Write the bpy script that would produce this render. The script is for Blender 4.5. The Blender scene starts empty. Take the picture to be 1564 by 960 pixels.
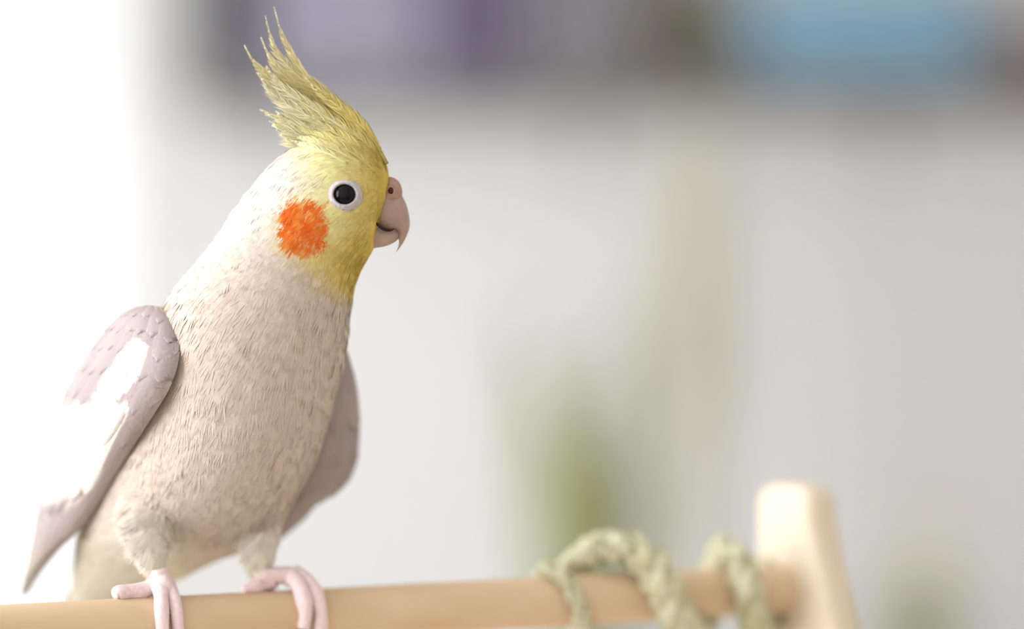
import bpy, bmesh, math, random
import numpy as np
from mathutils import Vector, Matrix
from mathutils.bvhtree import BVHTree

random.seed(7)
rng = np.random.default_rng(7)
S = bpy.context.scene
COL = S.collection

# ------------------------------------------------------------------ camera
FPX, D0, ZC = 4344.0, 0.85, 1.20        # focal length in pixels, distance to the bird, eye height
cam_d = bpy.data.cameras.new('camera')
cam = bpy.data.objects.new('camera', cam_d)
COL.objects.link(cam)
cam.location = (0, -D0, ZC)
cam.rotation_euler = (math.pi / 2, 0, 0)
cam_d.sensor_width = 36.0
cam_d.lens = FPX * 36.0 / 1564.0
cam_d.shift_y = 160.0 / 1564.0
cam_d.clip_start = 0.02
cam_d.dof.use_dof = True
cam_d.dof.focus_distance = 0.817
cam_d.dof.aperture_fstop = 2.7
S.camera = cam

# ------------------------------------------------------------------ world, lights, exposure
w = bpy.data.worlds.new('world')
S.world = w
w.use_nodes = True
w.node_tree.nodes['Background'].inputs[0].default_value = (0.97, 0.985, 1.0, 1)
w.node_tree.nodes['Background'].inputs[1].default_value = 1.35


def area(name, loc, rot, sx, sy, power, col):
    l = bpy.data.lights.new(name, 'AREA')
    l.shape = 'RECTANGLE'
    l.size, l.size_y, l.energy, l.color = sx, sy, power, col
    o = bpy.data.objects.new(name, l)
    o.location, o.rotation_euler = loc, rot
    COL.objects.link(o)
    return o


area('window_left_offscreen', (-1.67, -0.45, 1.55), (0, -math.pi / 2, 0), 1.6, 2.0, 68, (1.0, 0.99, 0.985))
area('fill_left_far_offscreen', (-1.67, 3.4, 1.425), (0, -math.pi / 2, 0), 1.85, 2.3, 54, (1.0, 0.99, 0.985))  # added fill lamp that brightens the back wall, set in an added opening
S.view_settings.view_transform = 'Standard'
S.view_settings.look = 'None'
S.view_settings.gamma = 1.0
S.view_settings.exposure = 0.0
S.view_settings.use_curve_mapping = False


# ------------------------------------------------------------------ helpers
def at(px, py, y=0.0):
    """point at depth y whose place in the photograph is (px, py)"""
    d = D0 + y
    return Vector(((px - 782) / FPX * d, y, ZC + (640 - py) / FPX * d))


def lin(c):
    return tuple(((v / 12.92) if v <= 0.04045 else ((v + 0.055) / 1.055) ** 2.4) for v in c)


def lin_np(a):
    a = np.clip(a, 0, 1)
    return np.where(a <= 0.04045, a / 12.92, ((a + 0.055) / 1.055) ** 2.4)


def tag(o, label=None, cat=None, group=None, kind=None):
    if label: o['label'] = label
    if cat: o['category'] = cat
    if group: o['group'] = group
    if kind: o['kind'] = kind
    return o


def thing(name, label, cat, loc, group=None):
    o = bpy.data.objects.new(name, None)
    o.empty_display_size = 0.02
    o.location = loc
    COL.objects.link(o)
    return tag(o, label, cat, group)


def wloc(o):
    v = Vector(o.location)
    while o.parent:
        o = o.parent
        v += Vector(o.location)
    return v


def link(name, verts, faces, m, parent=None, cols=None, smooth=True, origin=None):
    """one mesh object from world coordinates; children sit at their parent's origin"""
    V = np.asarray([tuple(v) for v in verts] if not isinstance(verts, np.ndarray) else verts, dtype=np.float64)
    off = np.array(wloc(parent)) if parent else (np.array(origin) if origin is not None else np.zeros(3))
    V = V - off
    me = bpy.data.meshes.new(name)
    if isinstance(faces, np.ndarray):
        nf, k = faces.shape
        me.vertices.add(len(V)); me.vertices.foreach_set('co', V.astype(np.float32).ravel())
        me.loops.add(nf * k); me.loops.foreach_set('vertex_index', faces.astype(np.int32).ravel())
        me.polygons.add(nf)
        me.polygons.foreach_set('loop_start', np.arange(0, nf * k, k, dtype=np.int32))
        me.update(calc_edges=True)
    else:
        me.from_pydata(V.tolist(), [], faces)
    me.polygons.foreach_set('use_smooth', [smooth] * len(me.polygons))
    if cols is not None:
        a = me.color_attributes.new('Col', 'FLOAT_COLOR', 'POINT')
        c4 = np.ones((len(V), 4), dtype=np.float32); c4[:, :3] = cols
        a.data.foreach_set('color', c4.ravel())
    me.update()
    if m: me.materials.append(m)
    o = bpy.data.objects.new(name, me)
    COL.objects.link(o)
    if parent:
        o.parent = parent
    elif origin is not None:
        o.location = origin
    return o


def catmull(P, n):
    """n samples of a Catmull-Rom curve through the rows of P"""
    P = np.asarray(P, float)
    Q = np.vstack([2 * P[0] - P[1], P, 2 * P[-1] - P[-2]])
    t = np.linspace(0, len(P) - 1, n)
    i = np.minimum(t.astype(int), len(P) - 2)
    f = (t - i)[:, None]
    a, b, c, d = Q[i], Q[i + 1], Q[i + 2], Q[i + 3]
    return 0.5 * (2 * b + (c - a) * f + (2 * a - 5 * b + 4 * c - d) * f ** 2 + (3 * b - a - 3 * c + d) * f ** 3)


def loft_mesh(rings, cap=True):
    """rings: array (n, m, 3) -> verts, faces"""
    n, m = rings.shape[:2]
    V = rings.reshape(-1, 3)
    F = []
    for i in range(n - 1):
        for j in range(m):
            k = (j + 1) % m
            F.append((i * m + j, i * m + k, (i + 1) * m + k, (i + 1) * m + j))
    if cap:
        V = np.vstack([V, rings[0].mean(0), rings[-1].mean(0)])
        a, b = n * m, n * m + 1
        for j in range(m):
            k = (j + 1) % m
            F.append((a, k, j))
            F.append((b, (n - 1) * m + j, (n - 1) * m + k))
    return V, F


def frames(P):
    T = np.gradient(P, axis=0)
    T /= np.linalg.norm(T, axis=1)[:, None] + 1e-12
    N = np.zeros_like(P)
    n = np.cross(T[0], [0.3, 0.2, 1.0]); n /= np.linalg.norm(n)
    for i in range(len(P)):
        n = n - T[i] * np.dot(n, T[i]); n /= np.linalg.norm(n) + 1e-12
        N[i] = n
    return T, N, np.cross(T, N)


def tube(P, R, seg=10, n=None, flat=1.0, rings=False):
    P = np.asarray(P, float); R = np.asarray(R, float)
    if n:
        X = catmull(np.column_stack([P, R]), n); P, R = X[:, :3], np.maximum(X[:, 3], 1e-5)
    if rings: R = R * (1 + .035 * np.where(np.arange(len(R)) % 3 == 0, -1.0, .6))
    T, N, B = frames(P)
    th = np.linspace(0, 2 * math.pi, seg, endpoint=False)
    rg = P[:, None] + R[:, None, None] * (np.cos(th)[None, :, None] * N[:, None] + flat * np.sin(th)[None, :, None] * B[:, None])
    return loft_mesh(rg)


def merge(parts):
    V, F, o = [], [], 0
    for v, f in parts:
        V.append(np.asarray(v)); F += [tuple(i + o for i in q) for q in f]; o += len(v)
    return np.vstack(V), F


def box(x0, x1, y0, y1, z0, z1):
    V = [(x, y, z) for x in (x0, x1) for y in (y0, y1) for z in (z0, z1)]
    F = [(0, 1, 3, 2), (4, 6, 7, 5), (0, 4, 5, 1), (2, 3, 7, 6), (0, 2, 6, 4), (1, 5, 7, 3)]
    return np.array(V, float), F


def bevel_box(name, b, m, parent=None, r=0.004, seg=2, origin=None, kind=None):
    V, F = box(*b)
    o = link(name, V, F, m, parent, smooth=False, origin=origin)
    bm = bmesh.new(); bm.from_mesh(o.data)
    bmesh.ops.recalc_face_normals(bm, faces=bm.faces)
    if r:
        bmesh.ops.bevel(bm, geom=list(bm.edges), offset=r, segments=seg, affect='EDGES', profile=0.5)
    bm.to_mesh(o.data); bm.free()
    if kind: o['kind'] = kind
    return o


def lathe(prof, c, axis=(0, 0, 1), seg=32):
    """prof: (r, h) along axis from point c"""
    a = Vector(axis).normalized()
    u = a.orthogonal().normalized(); v = a.cross(u)
    rings = []
    for r, h in prof:
        rings.append([tuple(Vector(c) + a * h + (u * math.cos(t) + v * math.sin(t)) * r)
                      for t in np.linspace(0, 2 * math.pi, seg, endpoint=False)])
    return loft_mesh(np.array(rings))


# ------------------------------------------------------------------ materials
def mat(name, col, rough=0.6, spec=0.4, noise=None, bump=None, attr=False, trans=0.0, sheen=0.0, sss=0.0, stretch=(1, 1, 1)):
    m = bpy.data.materials.new(name); m.use_nodes = True
    nt = m.node_tree; b = nt.nodes['Principled BSDF']
    b.inputs['Roughness'].default_value = rough
    b.inputs['Specular IOR Level'].default_value = spec
    b.inputs['Base Color'].default_value = (*lin(col), 1)
    tc = nt.nodes.new('ShaderNodeTexCoord'); mp = nt.nodes.new('ShaderNodeMapping')
    mp.inputs['Scale'].default_value = stretch
    nt.links.new(tc.outputs['Object'], mp.inputs[0])
    src = None
    if attr:
        a = nt.nodes.new('ShaderNodeAttribute'); a.attribute_name = 'Col'; src = a.outputs['Color']
    if noise:
        scale, amt, col2 = noise
        nz = nt.nodes.new('ShaderNodeTexNoise'); nz.inputs['Scale'].default_value = scale
        nz.inputs['Detail'].default_value = 5
        nt.links.new(mp.outputs[0], nz.inputs['Vector'])
        r = nt.nodes.new('ShaderNodeMapRange'); r.inputs[1].default_value = .3; r.inputs[2].default_value = .7
        r.inputs[3].default_value = 0; r.inputs[4].default_value = amt
        nt.links.new(nz.outputs['Fac'], r.inputs[0])
        mx = nt.nodes.new('ShaderNodeMix'); mx.data_type = 'RGBA'
        nt.links.new(r.outputs[0], mx.inputs[0])
        mx.inputs[6].default_value = (*lin(col), 1); mx.inputs[7].default_value = (*lin(col2), 1)
        if src: nt.links.new(src, mx.inputs[6])
        src = mx.outputs[2]
    if src: nt.links.new(src, b.inputs['Base Color'])
    if bump:
        scale, dist = bump
        nz = nt.nodes.new('ShaderNodeTexNoise'); nz.inputs['Scale'].default_value = scale; nz.inputs['Detail'].default_value = 4
        nt.links.new(mp.outputs[0], nz.inputs['Vector'])
        bp = nt.nodes.new('ShaderNodeBump'); bp.inputs['Distance'].default_value = dist; bp.inputs['Strength'].default_value = 0.7
        nt.links.new(nz.outputs['Fac'], bp.inputs['Height']); nt.links.new(bp.outputs[0], b.inputs['Normal'])
    if sheen:
        b.inputs['Sheen Weight'].default_value = sheen
    if sss:
        b.inputs['Subsurface Weight'].default_value = sss
        b.inputs['Subsurface Radius'].default_value = (1.0, 0.45, 0.35)
        b.inputs['Subsurface Scale'].default_value = 0.002
    if trans:
        t = nt.nodes.new('ShaderNodeBsdfTranslucent'); ms = nt.nodes.new('ShaderNodeMixShader')
        ms.inputs[0].default_value = trans
        if src: nt.links.new(src, t.inputs[0])
        else: t.inputs[0].default_value = (*lin(col), 1)
        nt.links.new(b.outputs[0], ms.inputs[1]); nt.links.new(t.outputs[0], ms.inputs[2])
        nt.links.new(ms.outputs[0], nt.nodes['Material Output'].inputs[0])
    return m


M = dict(
    wall=mat('wall_paint', (.885, .89, .90), .85, .2, noise=(3, .15, (.87, .875, .885))),
    beige=mat('beige_paint', (.92, .90, .87), .85, .2, noise=(3, .15, (.90, .88, .84))),
    white=mat('white_paint', (.93, .93, .93), .6, .3, noise=(4, .1, (.9, .9, .9))),
    floor=mat('floor_wood', (.70, .65, .59), .55, .4, noise=(6, .5, (.6, .54, .47)), stretch=(1, 8, 1)),
    ceil=mat('ceiling_paint', (.93, .93, .92), .9, .1, noise=(3, .1, (.9, .9, .9))),
    perch=mat('dowel_wood', (.85, .755, .64), .55, .3, noise=(60, .6, (.79, .67, .53)), bump=(160, .0002), stretch=(.12, 1, 1)),
    post=mat('pale_wood', (.87, .82, .75), .6, .3, noise=(45, .5, (.83, .76, .67)), bump=(150, .0002), stretch=(1, 1, .1)),
    rope=mat('straw', (.86, .86, .77), .8, .2, noise=(200, .8, (.68, .67, .50)), bump=(700, .0008), stretch=(1, 1, 1)),
    fray=mat('straw_fibre', (.83, .82, .66), .8, .2, noise=(120, .4, (.7, .68, .48))),
    plum=mat('plumage', (.8, .75, .7), .85, .12, attr=True, trans=.16, noise=(500, .06, (.72, .64, .58))),
    body=mat('body_down', (.8, .75, .7), .9, .1, attr=True, noise=(420, .10, (.70, .62, .56)), bump=(700, .0008)),
    wing=mat('wing_feather', (.75, .7, .68), .7, .2, attr=True, trans=.10, noise=(160, .22, (.66, .59, .58)), bump=(900, .0003)),
    crest=mat('crest_feather', (.9, .85, .5), .75, .2, attr=True, trans=.25),
    eye=mat('eye_black', (.022, .014, .019), .03, .22, noise=(200, .3, (.05, .03, .03))),
    ring=mat('eye_skin', (.79, .77, .80), .6, .3, noise=(1100, .7, (.62, .58, .62)), bump=(1500, .0005)),
    beak=mat('beak_horn', (.68, .59, .56), .42, .45, noise=(220, .7, (.58, .48, .44)), bump=(500, .0003), sss=.1),
    cere=mat('cere_skin', (.69, .565, .525), .6, .3, noise=(500, .6, (.57, .44, .40)), bump=(900, .0004), sss=.15),
    nostril=mat('nostril_dark', (.30, .15, .12), .7, .2, noise=(300, .3, (.2, .1, .08))),
    gap_shade=mat('mouth_shade_dark', (.20, .12, .10), .7, .2, noise=(300, .3, (.15, .09, .08))),
    foot=mat('foot_skin', (.93, .86, .875), .5, .35, noise=(350, .6, (.88, .77, .80)), bump=(900, .0005), sss=.15),
    claw=mat('claw_horn', (.45, .41, .40), .4, .4, noise=(300, .4, (.35, .3, .3))),
    leaf=mat('leaf_green', (.58, .60, .42), .5, .3, noise=(9, .6, (.64, .66, .48)), stretch=(3, 3, .6), trans=.15),
    leafp=mat('leaf_pale', (.84, .84, .72), .6, .3, noise=(9, .5, (.80, .80, .64)), trans=.2),
    pot=mat('pot_glaze', (.87, .86, .84), .4, .4, noise=(7, .3, (.8, .79, .77))),
    soil=mat('soil', (.23, .17, .12), .95, .1, noise=(60, .6, (.14, .1, .07)), bump=(90, .004)),
    shelf=mat('shelf_board', (.45, .44, .44), .6, .3, noise=(20, .3, (.40, .39, .39)), stretch=(.2, 1, 1)),
    dark=mat('charcoal_card', (.27, .27, .29), .7, .3, noise=(20, .3, (.22, .22, .24))),
    lilac=mat('lilac_card', (.60, .59, .67), .7, .3, noise=(12, .3, (.55, .54, .62))),
    purple=mat('purple_card', (.40, .37, .48), .7, .3, noise=(12, .3, (.34, .31, .42))),
    grey=mat('grey_weave', (.52, .51, .54), .8, .2, noise=(60, .4, (.44, .43, .46)), bump=(120, .003)),
    olive=mat('olive_glaze', (.42, .40, .25), .5, .4, noise=(10, .4, (.36, .33, .2))),
    blue=mat('blue_plastic', (.50, .67, .78), .45, .4, noise=(6, .3, (.46, .62, .74))),
    terra=mat('terracotta', (.66, .43, .34), .8, .2, noise=(14, .4, (.58, .36, .28))),
    metal=mat('bracket_metal', (.5, .5, .5), .4, .5, noise=(30, .2, (.45, .45, .45))),
)
gl = bpy.data.materials.new('window_glass'); gl.use_nodes = True
_nt = gl.node_tree; _nt.nodes.clear()
_o = _nt.nodes.new('ShaderNodeOutputMaterial'); _t = _nt.nodes.new('ShaderNodeBsdfTransparent'); _g = _nt.nodes.new('ShaderNodeBsdfGlossy')
_g.inputs['Roughness'].default_value = .02
_m = _nt.nodes.new('ShaderNodeMixShader'); _m.inputs[0].default_value = .04
_nt.links.new(_t.outputs[0], _m.inputs[1]); _nt.links.new(_g.outputs[0], _m.inputs[2]); _nt.links.new(_m.outputs[0], _o.inputs[0])
M['glass'] = gl

# ------------------------------------------------------------------ the room
YB, XL, XR, YF, H = 5.60, -1.66, 2.4, -1.8, 2.7


def struct(name, boxes, m):
    V, F = merge([box(*b) for b in boxes])
    return tag(link(name, V, F, m, smooth=False), kind='structure')


struct('floor', [(XL - .1, XR + .1, YF, YB + .1, -.1, 0)], M['floor'])
struct('ceiling', [(XL - .1, XR + .1, YF, YB + .1, H, H + .1)], M['ceil'])
WX0, WX1, WZ0, WZ1 = -1.62, -0.86, .12, 2.50          # tall window in the back wall
struct('wall_back', [(XL, WX0, YB, YB + .1, 0, H), (WX1, XR, YB, YB + .1, 0, H),
                     (WX0, WX1, YB, YB + .1, 0, WZ0), (WX0, WX1, YB, YB + .1, WZ1, H)], M['wall'])
LY0, LY1, LZ0, LZ1 = -1.5, .60, .70, 2.40             # wide window in the left wall, the main daylight
FY0, FY1 = 2.2, 4.6                                    # added unseen window further along the left wall, to brighten the back wall
struct('wall_left', [(XL - .1, XL, YF, LY0, 0, H), (XL - .1, XL, LY1, FY0, 0, H), (XL - .1, XL, FY1, YB, 0, H),
                     (XL - .1, XL, LY0, LY1, 0, LZ0), (XL - .1, XL, LY0, LY1, LZ1, H),
                     (XL - .1, XL, FY0, FY1, 0, .45), (XL - .1, XL, FY0, FY1, LZ1, H)], M['wall'])
struct('wall_right', [(XR, XR + .1, YF, YB, 0, H)], M['beige'])
struct('wall_front', [(XL - .1, XR + .1, YF - .1, YF, 0, H)], M['beige'])
struct('baseboard_back', [(WX1, XR, YB - .015, YB, 0, .09)], M['white'])


def window(name, axis, a0, a1, z0, z1, c):
    def bx(u0, u1, w0, w1, d0, d1):
        return box(u0, u1, c + d0, c + d1, w0, w1) if axis == 'x' else box(c - d1, c - d0, u0, u1, w0, w1)
    t = .05
    V, F = merge([bx(a0, a0 + t, z0, z1, .03, .08), bx(a1 - t, a1, z0, z1, .03, .08),
                  bx(a0 + t, a1 - t, z0, z0 + t, .03, .08), bx(a0 + t, a1 - t, z1 - t, z1, .03, .08)])
    fr = tag(link(name, V, F, M['white'], smooth=False), kind='structure')
    V, F = bx(a0 + t, a1 - t, z0 + t, z1 - t, .05, .056)
    link('pane', V, F, M['glass'], fr, smooth=False)


window('window_1', 'x', WX0, WX1, WZ0, WZ1, YB)
window('window_2', 'y', LY0, LY1, LZ0, LZ1, XL)
window('window_added_far', 'y', FY0, FY1, .45, LZ1, XL)  # added frame around the fill lamp's opening, out of view

# ------------------------------------------------------------------ table and wooden perch stand
TZ = 0.93
tb = thing('side_table', 'plain pale wooden table under the perch stand', 'table', (0.05, 0.05, 0))
bevel_box('tabletop', (-.40, .50, -.25, .40, TZ - .03, TZ), M['post'], tb, .006)
for sx in (-.36, .46):
    for sy in (-.21, .36):
        bevel_box('leg', (sx - .02, sx + .02, sy - .02, sy + .02, 0, TZ - .03), M['post'], tb, .004)


def perch_d(px): return 1.0 / (1.235 - .17 * px / 1215.0)


PA = np.array(at(0, 966, perch_d(0) - D0)); PB = np.array(at(1198, 898.5, perch_d(1198) - D0))
PD = PB - PA; PL = np.linalg.norm(PD); PD /= PL
PU = np.array([0, 0, 1.0]); PU -= PD * PU.dot(PD); PU /= np.linalg.norm(PU)      # up, square to the dowel
PFR = np.cross(PD, PU)                                                            # towards the camera side
if PFR[1] > 0: PFR = -PFR
PR = .0080


def on_perch(px, phi, r):
    a = math.radians(phi)
    b = PA + (PU * math.cos(a) + PFR * math.sin(a)) * r
    k = (px - 782) / FPX
    return b + PD * (k * (D0 + b[1]) - b[0]) / (PD[0] - k * PD[1])


st = thing('perch_stand', 'pale wooden bird perch with round dowel and tapered upright plank', 'bird perch', tuple(PB * [1, 1, 0] + [0, 0, TZ]))
V, F = tube([PA - PD * .16, PA + PD * PL * .3, PA + PD * PL * .7, PB + PD * .006], [PR] * 4, 40, 40)
dw = link('dowel', V, F, M['perch'], st)


POSTW = .0158


def plank(c, along, side, name):
    """tapered plank with rounded top; c = point where the dowel meets its face"""
    up = np.array([0, 0, 1.0]); al = np.array([along[0], along[1], 0]); al /= np.linalg.norm(al)
    sd = np.array([side[0], side[1], 0]); sd /= np.linalg.norm(sd)
    zt = c[2] + .0345; zb = TZ
    out = []
    for k in range(15):                                   # rounded top, left to right
        a = math.pi - math.pi * k / 14
        x = math.copysign(abs(math.cos(a)) ** .55, math.cos(a)); z = math.sin(a) ** .55
        out.append((POSTW * x, zt - .012 + .012 * z))
    lo = POSTW + (zt - .012 - zb) * .38
    out += [(lo, zb), (-POSTW, zb)]
    th = .0125
    V = [c + sd * s + up * (z - c[2]) + al * d for d in (0, th) for s, z in out]
    n = len(out)
    F = [tuple(range(n)), tuple(reversed(range(n, 2 * n)))] + [(i, i + n, (i + 1) % n + n, (i + 1) % n) for i in range(n)]
    o = link(name, V, F, M['post'], st, smooth=False)
    bm = bmesh.new(); bm.from_mesh(o.data); bmesh.ops.recalc_face_normals(bm, faces=bm.faces)
    ed = [e for e in bm.edges if len(e.link_faces) == 2 and e.calc_face_angle() > .9]
    bmesh.ops.bevel(bm, geom=ed, offset=.0036, segments=4, affect='EDGES', profile=.5)
    for f in bm.faces: f.smooth = True
    bm.to_mesh(o.data); bm.free()
    return o


plank(PB - PFR * 0.002, PD, PFR, 'upright')
plank(PA - PD * .155, -PD, PFR, 'upright')
bevel_box('foot_board', (PB[0] - .05, PB[0] + .06, PB[1] - .06, PB[1] + .06, TZ, TZ + .012), M['post'], st, .003)
q = PA - PD * .155
bevel_box('foot_board', (q[0] - .06, q[0] + .05, q[1] - .06, q[1] + .06, TZ, TZ + .012), M['post'], st, .003)

# ------------------------------------------------------------------ straw rope wound round the dowel
keys = [  # px, angle (0 top, 90 towards camera), radius of rope, lift
    (824, -35, .0020, .0000), (838, 5, .0025, .0000), (864, 48, .0026, .000), (883, 90, .0027, 0), (890, 140, .0027, 0),
    (887, 185, .0028, 0), (878, 240, .0032, 0), (868, 300, .0036, .0002), (880, 335, .0042, .0012), (916, 358, .0050, .0032),
    (956, 374, .0054, .0034), (988, 395, .0058, .0018), (1012, 430, .0060, .0004), (1036, 480, .0060, 0), (1055, 520, .0058, 0),
    (1072, 565, .0053, 0), (1088, 630, .0046, 0), (1100, 690, .0042, .0002), (1110, 728, .0046, .0014), (1130, 762, .0048, .0004),
    (1142, 805, .0050, 0), (1152, 850, .0050, 0), (1158, 900, .0050, 0), (1168, 960, .0048, 0), (1174, 1010, .0045, 0), (1182, 1045, .003, 0)]
core = catmull(np.array([[*on_perch(p, a, PR + r * .92 + l), r] for p, a, r, l in keys]), 420)
rp = thing('straw_rope', 'twisted greenish straw rope wound around the wooden dowel', 'rope', tuple(core[210, :3]))
T, N, B = frames(core[:, :3])
arc = np.concatenate([[0], np.cumsum(np.linalg.norm(np.diff(core[:, :3], axis=0), axis=1))])
for k in range(3):
    tw = arc / .0042 * .62 * 2 * math.pi / 3.6 + k * 2 * math.pi / 3
    r = core[:, 3]
    P = core[:, :3] + (np.cos(tw)[:, None] * N + np.sin(tw)[:, None] * B) * (r * .50)[:, None]
    rr = r * (.56 + .10 * np.sin(arc * 900 + k * 2.1) + .06 * np.sin(arc * 2300 + k))
    V, F = tube(P, rr, 10)
    V = V + rng.normal(0, .00030, V.shape)
    link('rope_strand', V, F, M['rope'], rp)
fv, ff = [], []
for i in range(260):                                       # loose fibres
    j = rng.integers(4, 412); a = rng.uniform(0, 6.283)
    d = np.cos(a) * N[j] + np.sin(a) * B[j]
    p0 = core[j, :3] + d * core[j, 3] * .9
    L = rng.uniform(.002, .005)
    e = p0 + (T[j] * rng.uniform(.6, 1) * rng.choice([-1, 1]) + d * rng.uniform(.1, .55)) * L
    s = np.cross(T[j], d) * rng.uniform(.0002, .0006)
    n0 = len(fv); fv += [p0 - s, p0 + s, e]; ff.append((n0, n0 + 1, n0 + 2))
tag(link('loose_fibres', np.array(fv), ff, M['fray'], rp), kind='stuff')

# ================================================================== THE COCKATIEL
foot_mid = on_perch(345, 0, PR)
bird = thing('cockatiel', 'pale cockatiel with yellow crest and orange cheek patch standing on the dowel', 'bird', tuple(foot_mid))

# ---- trunk, neck and head: rings as (back edge px, front edge px, depth, half depth)
RB = [((100, 985), (165, 985), .052, .006), ((106, 930), (195, 945), .049, .011), ((112, 872), (240, 905), .042, .016),
      ((125, 800), (330, 856), .029, .023), ((158, 725), (402, 824), .016, .028), ((193, 652), (450, 766), .006, .031),
      ((220, 592), (486, 690), -.002, .0315), ((234, 532), (511, 606), -.008, .0305), ((247, 472), (528, 538), -.013, .027),
      ((290, 413), (533, 488), -.017, .0225), ((333, 360), (538, 446), -.020, .0190), ((368, 306), (553, 407), -.022, .0175),
      ((404, 262), (571, 381), -.024, .0168), ((446, 226), (577, 354), -.024, .0162), ((498, 206), (581, 338), -.024, .0150),
      ((548, 210), (587, 322), -.024, .0120), ((577, 230), (592, 308), -.024, .0088), ((592, 254), (596, 290), -.024, .0050)]
rows = []
for (l, r_, d, hd) in RB:
    rows.append([*l, *r_, d, hd])
R = catmull(np.array(rows), 130)
SEG = 56
th = np.linspace(0, 2 * math.pi, SEG, endpoint=False)
rings, axis = [], []
for lx, ly, rx, ry, d, hd in R:
    a = np.array(at(lx, ly, d)); b = np.array(at(rx, ry, d))
    c = (a + b) / 2; e = (b - a) / 2
    rings.append(c + np.cos(th)[:, None] * e + np.sin(th)[:, None] * np.array([0, max(hd, .001), 0]))
    axis.append(c)
rings = np.array(rings); axis = np.array(axis)
parts = [loft_mesh(rings)]


def limb(pts):
    P = [np.array(at(x, y, d)) for x, y, d, r in pts]
    Rr = [r / FPX * D0 for x, y, d, r in pts]
    return tube(P, Rr, 24, 30)


yN = perch_d(243) - D0; yF = perch_d(400) - D0
parts.append(limb([(275, 680, .008, 34), (246, 740, .004, 52), (226, 785, -.002, 46), (226, 822, -.010, 32), (235, 853, yN + .002, 17), (242, 884, yN, 8)]))
parts.append(limb([(392, 765, .006, 20), (396, 805, .004, 31), (397, 835, .002, 24), (394, 860, yF, 17), (392, 878, yF, 9)]))
V, F = merge(parts)
tmp = link('tmp_body', V, F, None)
rm = tmp.modifiers.new('r', 'REMESH'); rm.mode = 'VOXEL'; rm.voxel_size = .0009
sm = tmp.modifiers.new('s', 'SMOOTH'); sm.factor = .5; sm.iterations = 16
dg = bpy.context.evaluated_depsgraph_get()
ev = tmp.evaluated_get(dg).to_mesh()
nv = len(ev.vertices)
BV = np.zeros(nv * 3); ev.vertices.foreach_get('co', BV); BV = BV.reshape(-1, 3)
BF = [tuple(p.vertices) for p in ev.polygons]
tmp.evaluated_get(dg).to_mesh_clear()
bpy.data.objects.remove(tmp)
bvh = BVHTree.FromPolygons([Vector(v) for v in BV], BF)
CAMP = Vector((0, -D0, ZC))


def hit(px, py):
    d = (at(px, py, 0) - CAMP).normalized()
    p, n, i, _ = bvh.ray_cast(CAMP, d)
    return p, n


def proj(P):
    d = P[:, 1] + D0
    return 782 + P[:, 0] / d * FPX, 640 - (P[:, 2] - ZC) / d * FPX


def sstep(a, b, x):
    t = np.clip((x - a) / (b - a), 0, 1)
    return t * t * (3 - 2 * t)


def mixc(a, b, t):
    return a * (1 - t[:, None]) + np.asarray(b)[None] * t[:, None]


def vnoise(P, f):
    return (np.sin(P[:, 0] * f + 1.3 * np.sin(P[:, 2] * f * .7)) * np.sin(P[:, 2] * f * 1.1 + 1.7 * np.sin(P[:, 1] * f * .8)) )


def plumage_colour(P, jitter):
    """the bird's own pattern (sRGB), the same on both sides of the head"""
    x, y = proj(P)
    n = len(P)
    c = np.tile(np.array([.835, .785, .745]), (n, 1))
    # paler nape and back of head
    c = mixc(c, (.865, .852, .835), sstep(470, 330, y + (x - 330) * .45) * .95)
    # yellowish vent and thighs
    c = mixc(c, (.81, .785, .72), sstep(775, 850, y) * sstep(300, 230, x))
    c = mixc(c, (.885, .865, .83), sstep(725, 850, y + jitter[:, 0] * 14) * sstep(95, 15, np.abs(x - 222 + jitter[:, 1] * 8)) * .9)
    c = mixc(c, (.885, .865, .83), sstep(770, 850, y + jitter[:, 0] * 14) * sstep(330, 390, x) * .9)
    c = mixc(c, (.89, .88, .80), sstep(840, 875, y) * sstep(340, 370, x))
    c = mixc(c, (.89, .88, .80), sstep(840, 875, y) * sstep(210, 240, x) * sstep(300, 270, x))
    # yellow face
    xb = np.interp(y, [190, 240, 280, 300, 340, 380, 400, 420, 440, 455, 468], [425, 450, 462, 446, 424, 428, 455, 476, 495, 522, 570])
    xx = x + jitter[:, 0] * 9
    face = sstep(xb - 30, xb + 62, xx) * (y < 470)
    c = mixc(c, (.915, .895, .66), face)
    deep = sstep(500, 590, xx + (y - 300) * .10) * face
    low = sstep(345, 400, y) * face
    c = mixc(c, (.83, .73, .38), np.clip(deep * .95 + low * .6 + np.clip(jitter[:, 1] * .22, -.1, .35) * face, 0, 1))
    fore = sstep(22, 4, np.abs(x - np.interp(y, [200, 230, 260, 300], [570, 588, 598, 600]))) * sstep(305, 280, y)
    c = mixc(c, (.84, .72, .28), fore * .8 * face)
    # orange cheek
    dx, dy = (x - 464 + jitter[:, 0] * 4) / 36.0, (y - 346 + jitter[:, 1] * 4) / 42.0
    rr = (np.abs(dx - .10 * dy) ** 2.7 + np.abs(dy) ** 2.7) ** (1 / 2.7)
    ch = sstep(1.10, .93, rr)
    oc = np.tile(np.array([.87, .42, .12]), (n, 1))
    oc = mixc(oc, (.83, .34, .08), sstep(.0, .8, jitter[:, 1]) * .7)
    oc = mixc(oc, (.88, .56, .22), sstep(.2, .8, jitter[:, 2]) * .8)
    oc = mixc(oc, (.90, .72, .52), sstep(.25, .7, -jitter[:, 2]) * .8)
    c = c * (1 - ch[:, None]) + oc * ch[:, None]
    # feather to feather variation, greyer flecks on the breast
    c = c * (1 + jitter[:, 3:4] * .018)
    return np.clip(c, 0, 1)


# flow of the feathers: from the beak back over the head and down to the tail
tang = np.gradient(axis, axis=0); tang /= np.linalg.norm(tang, axis=1)[:, None]


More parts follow.
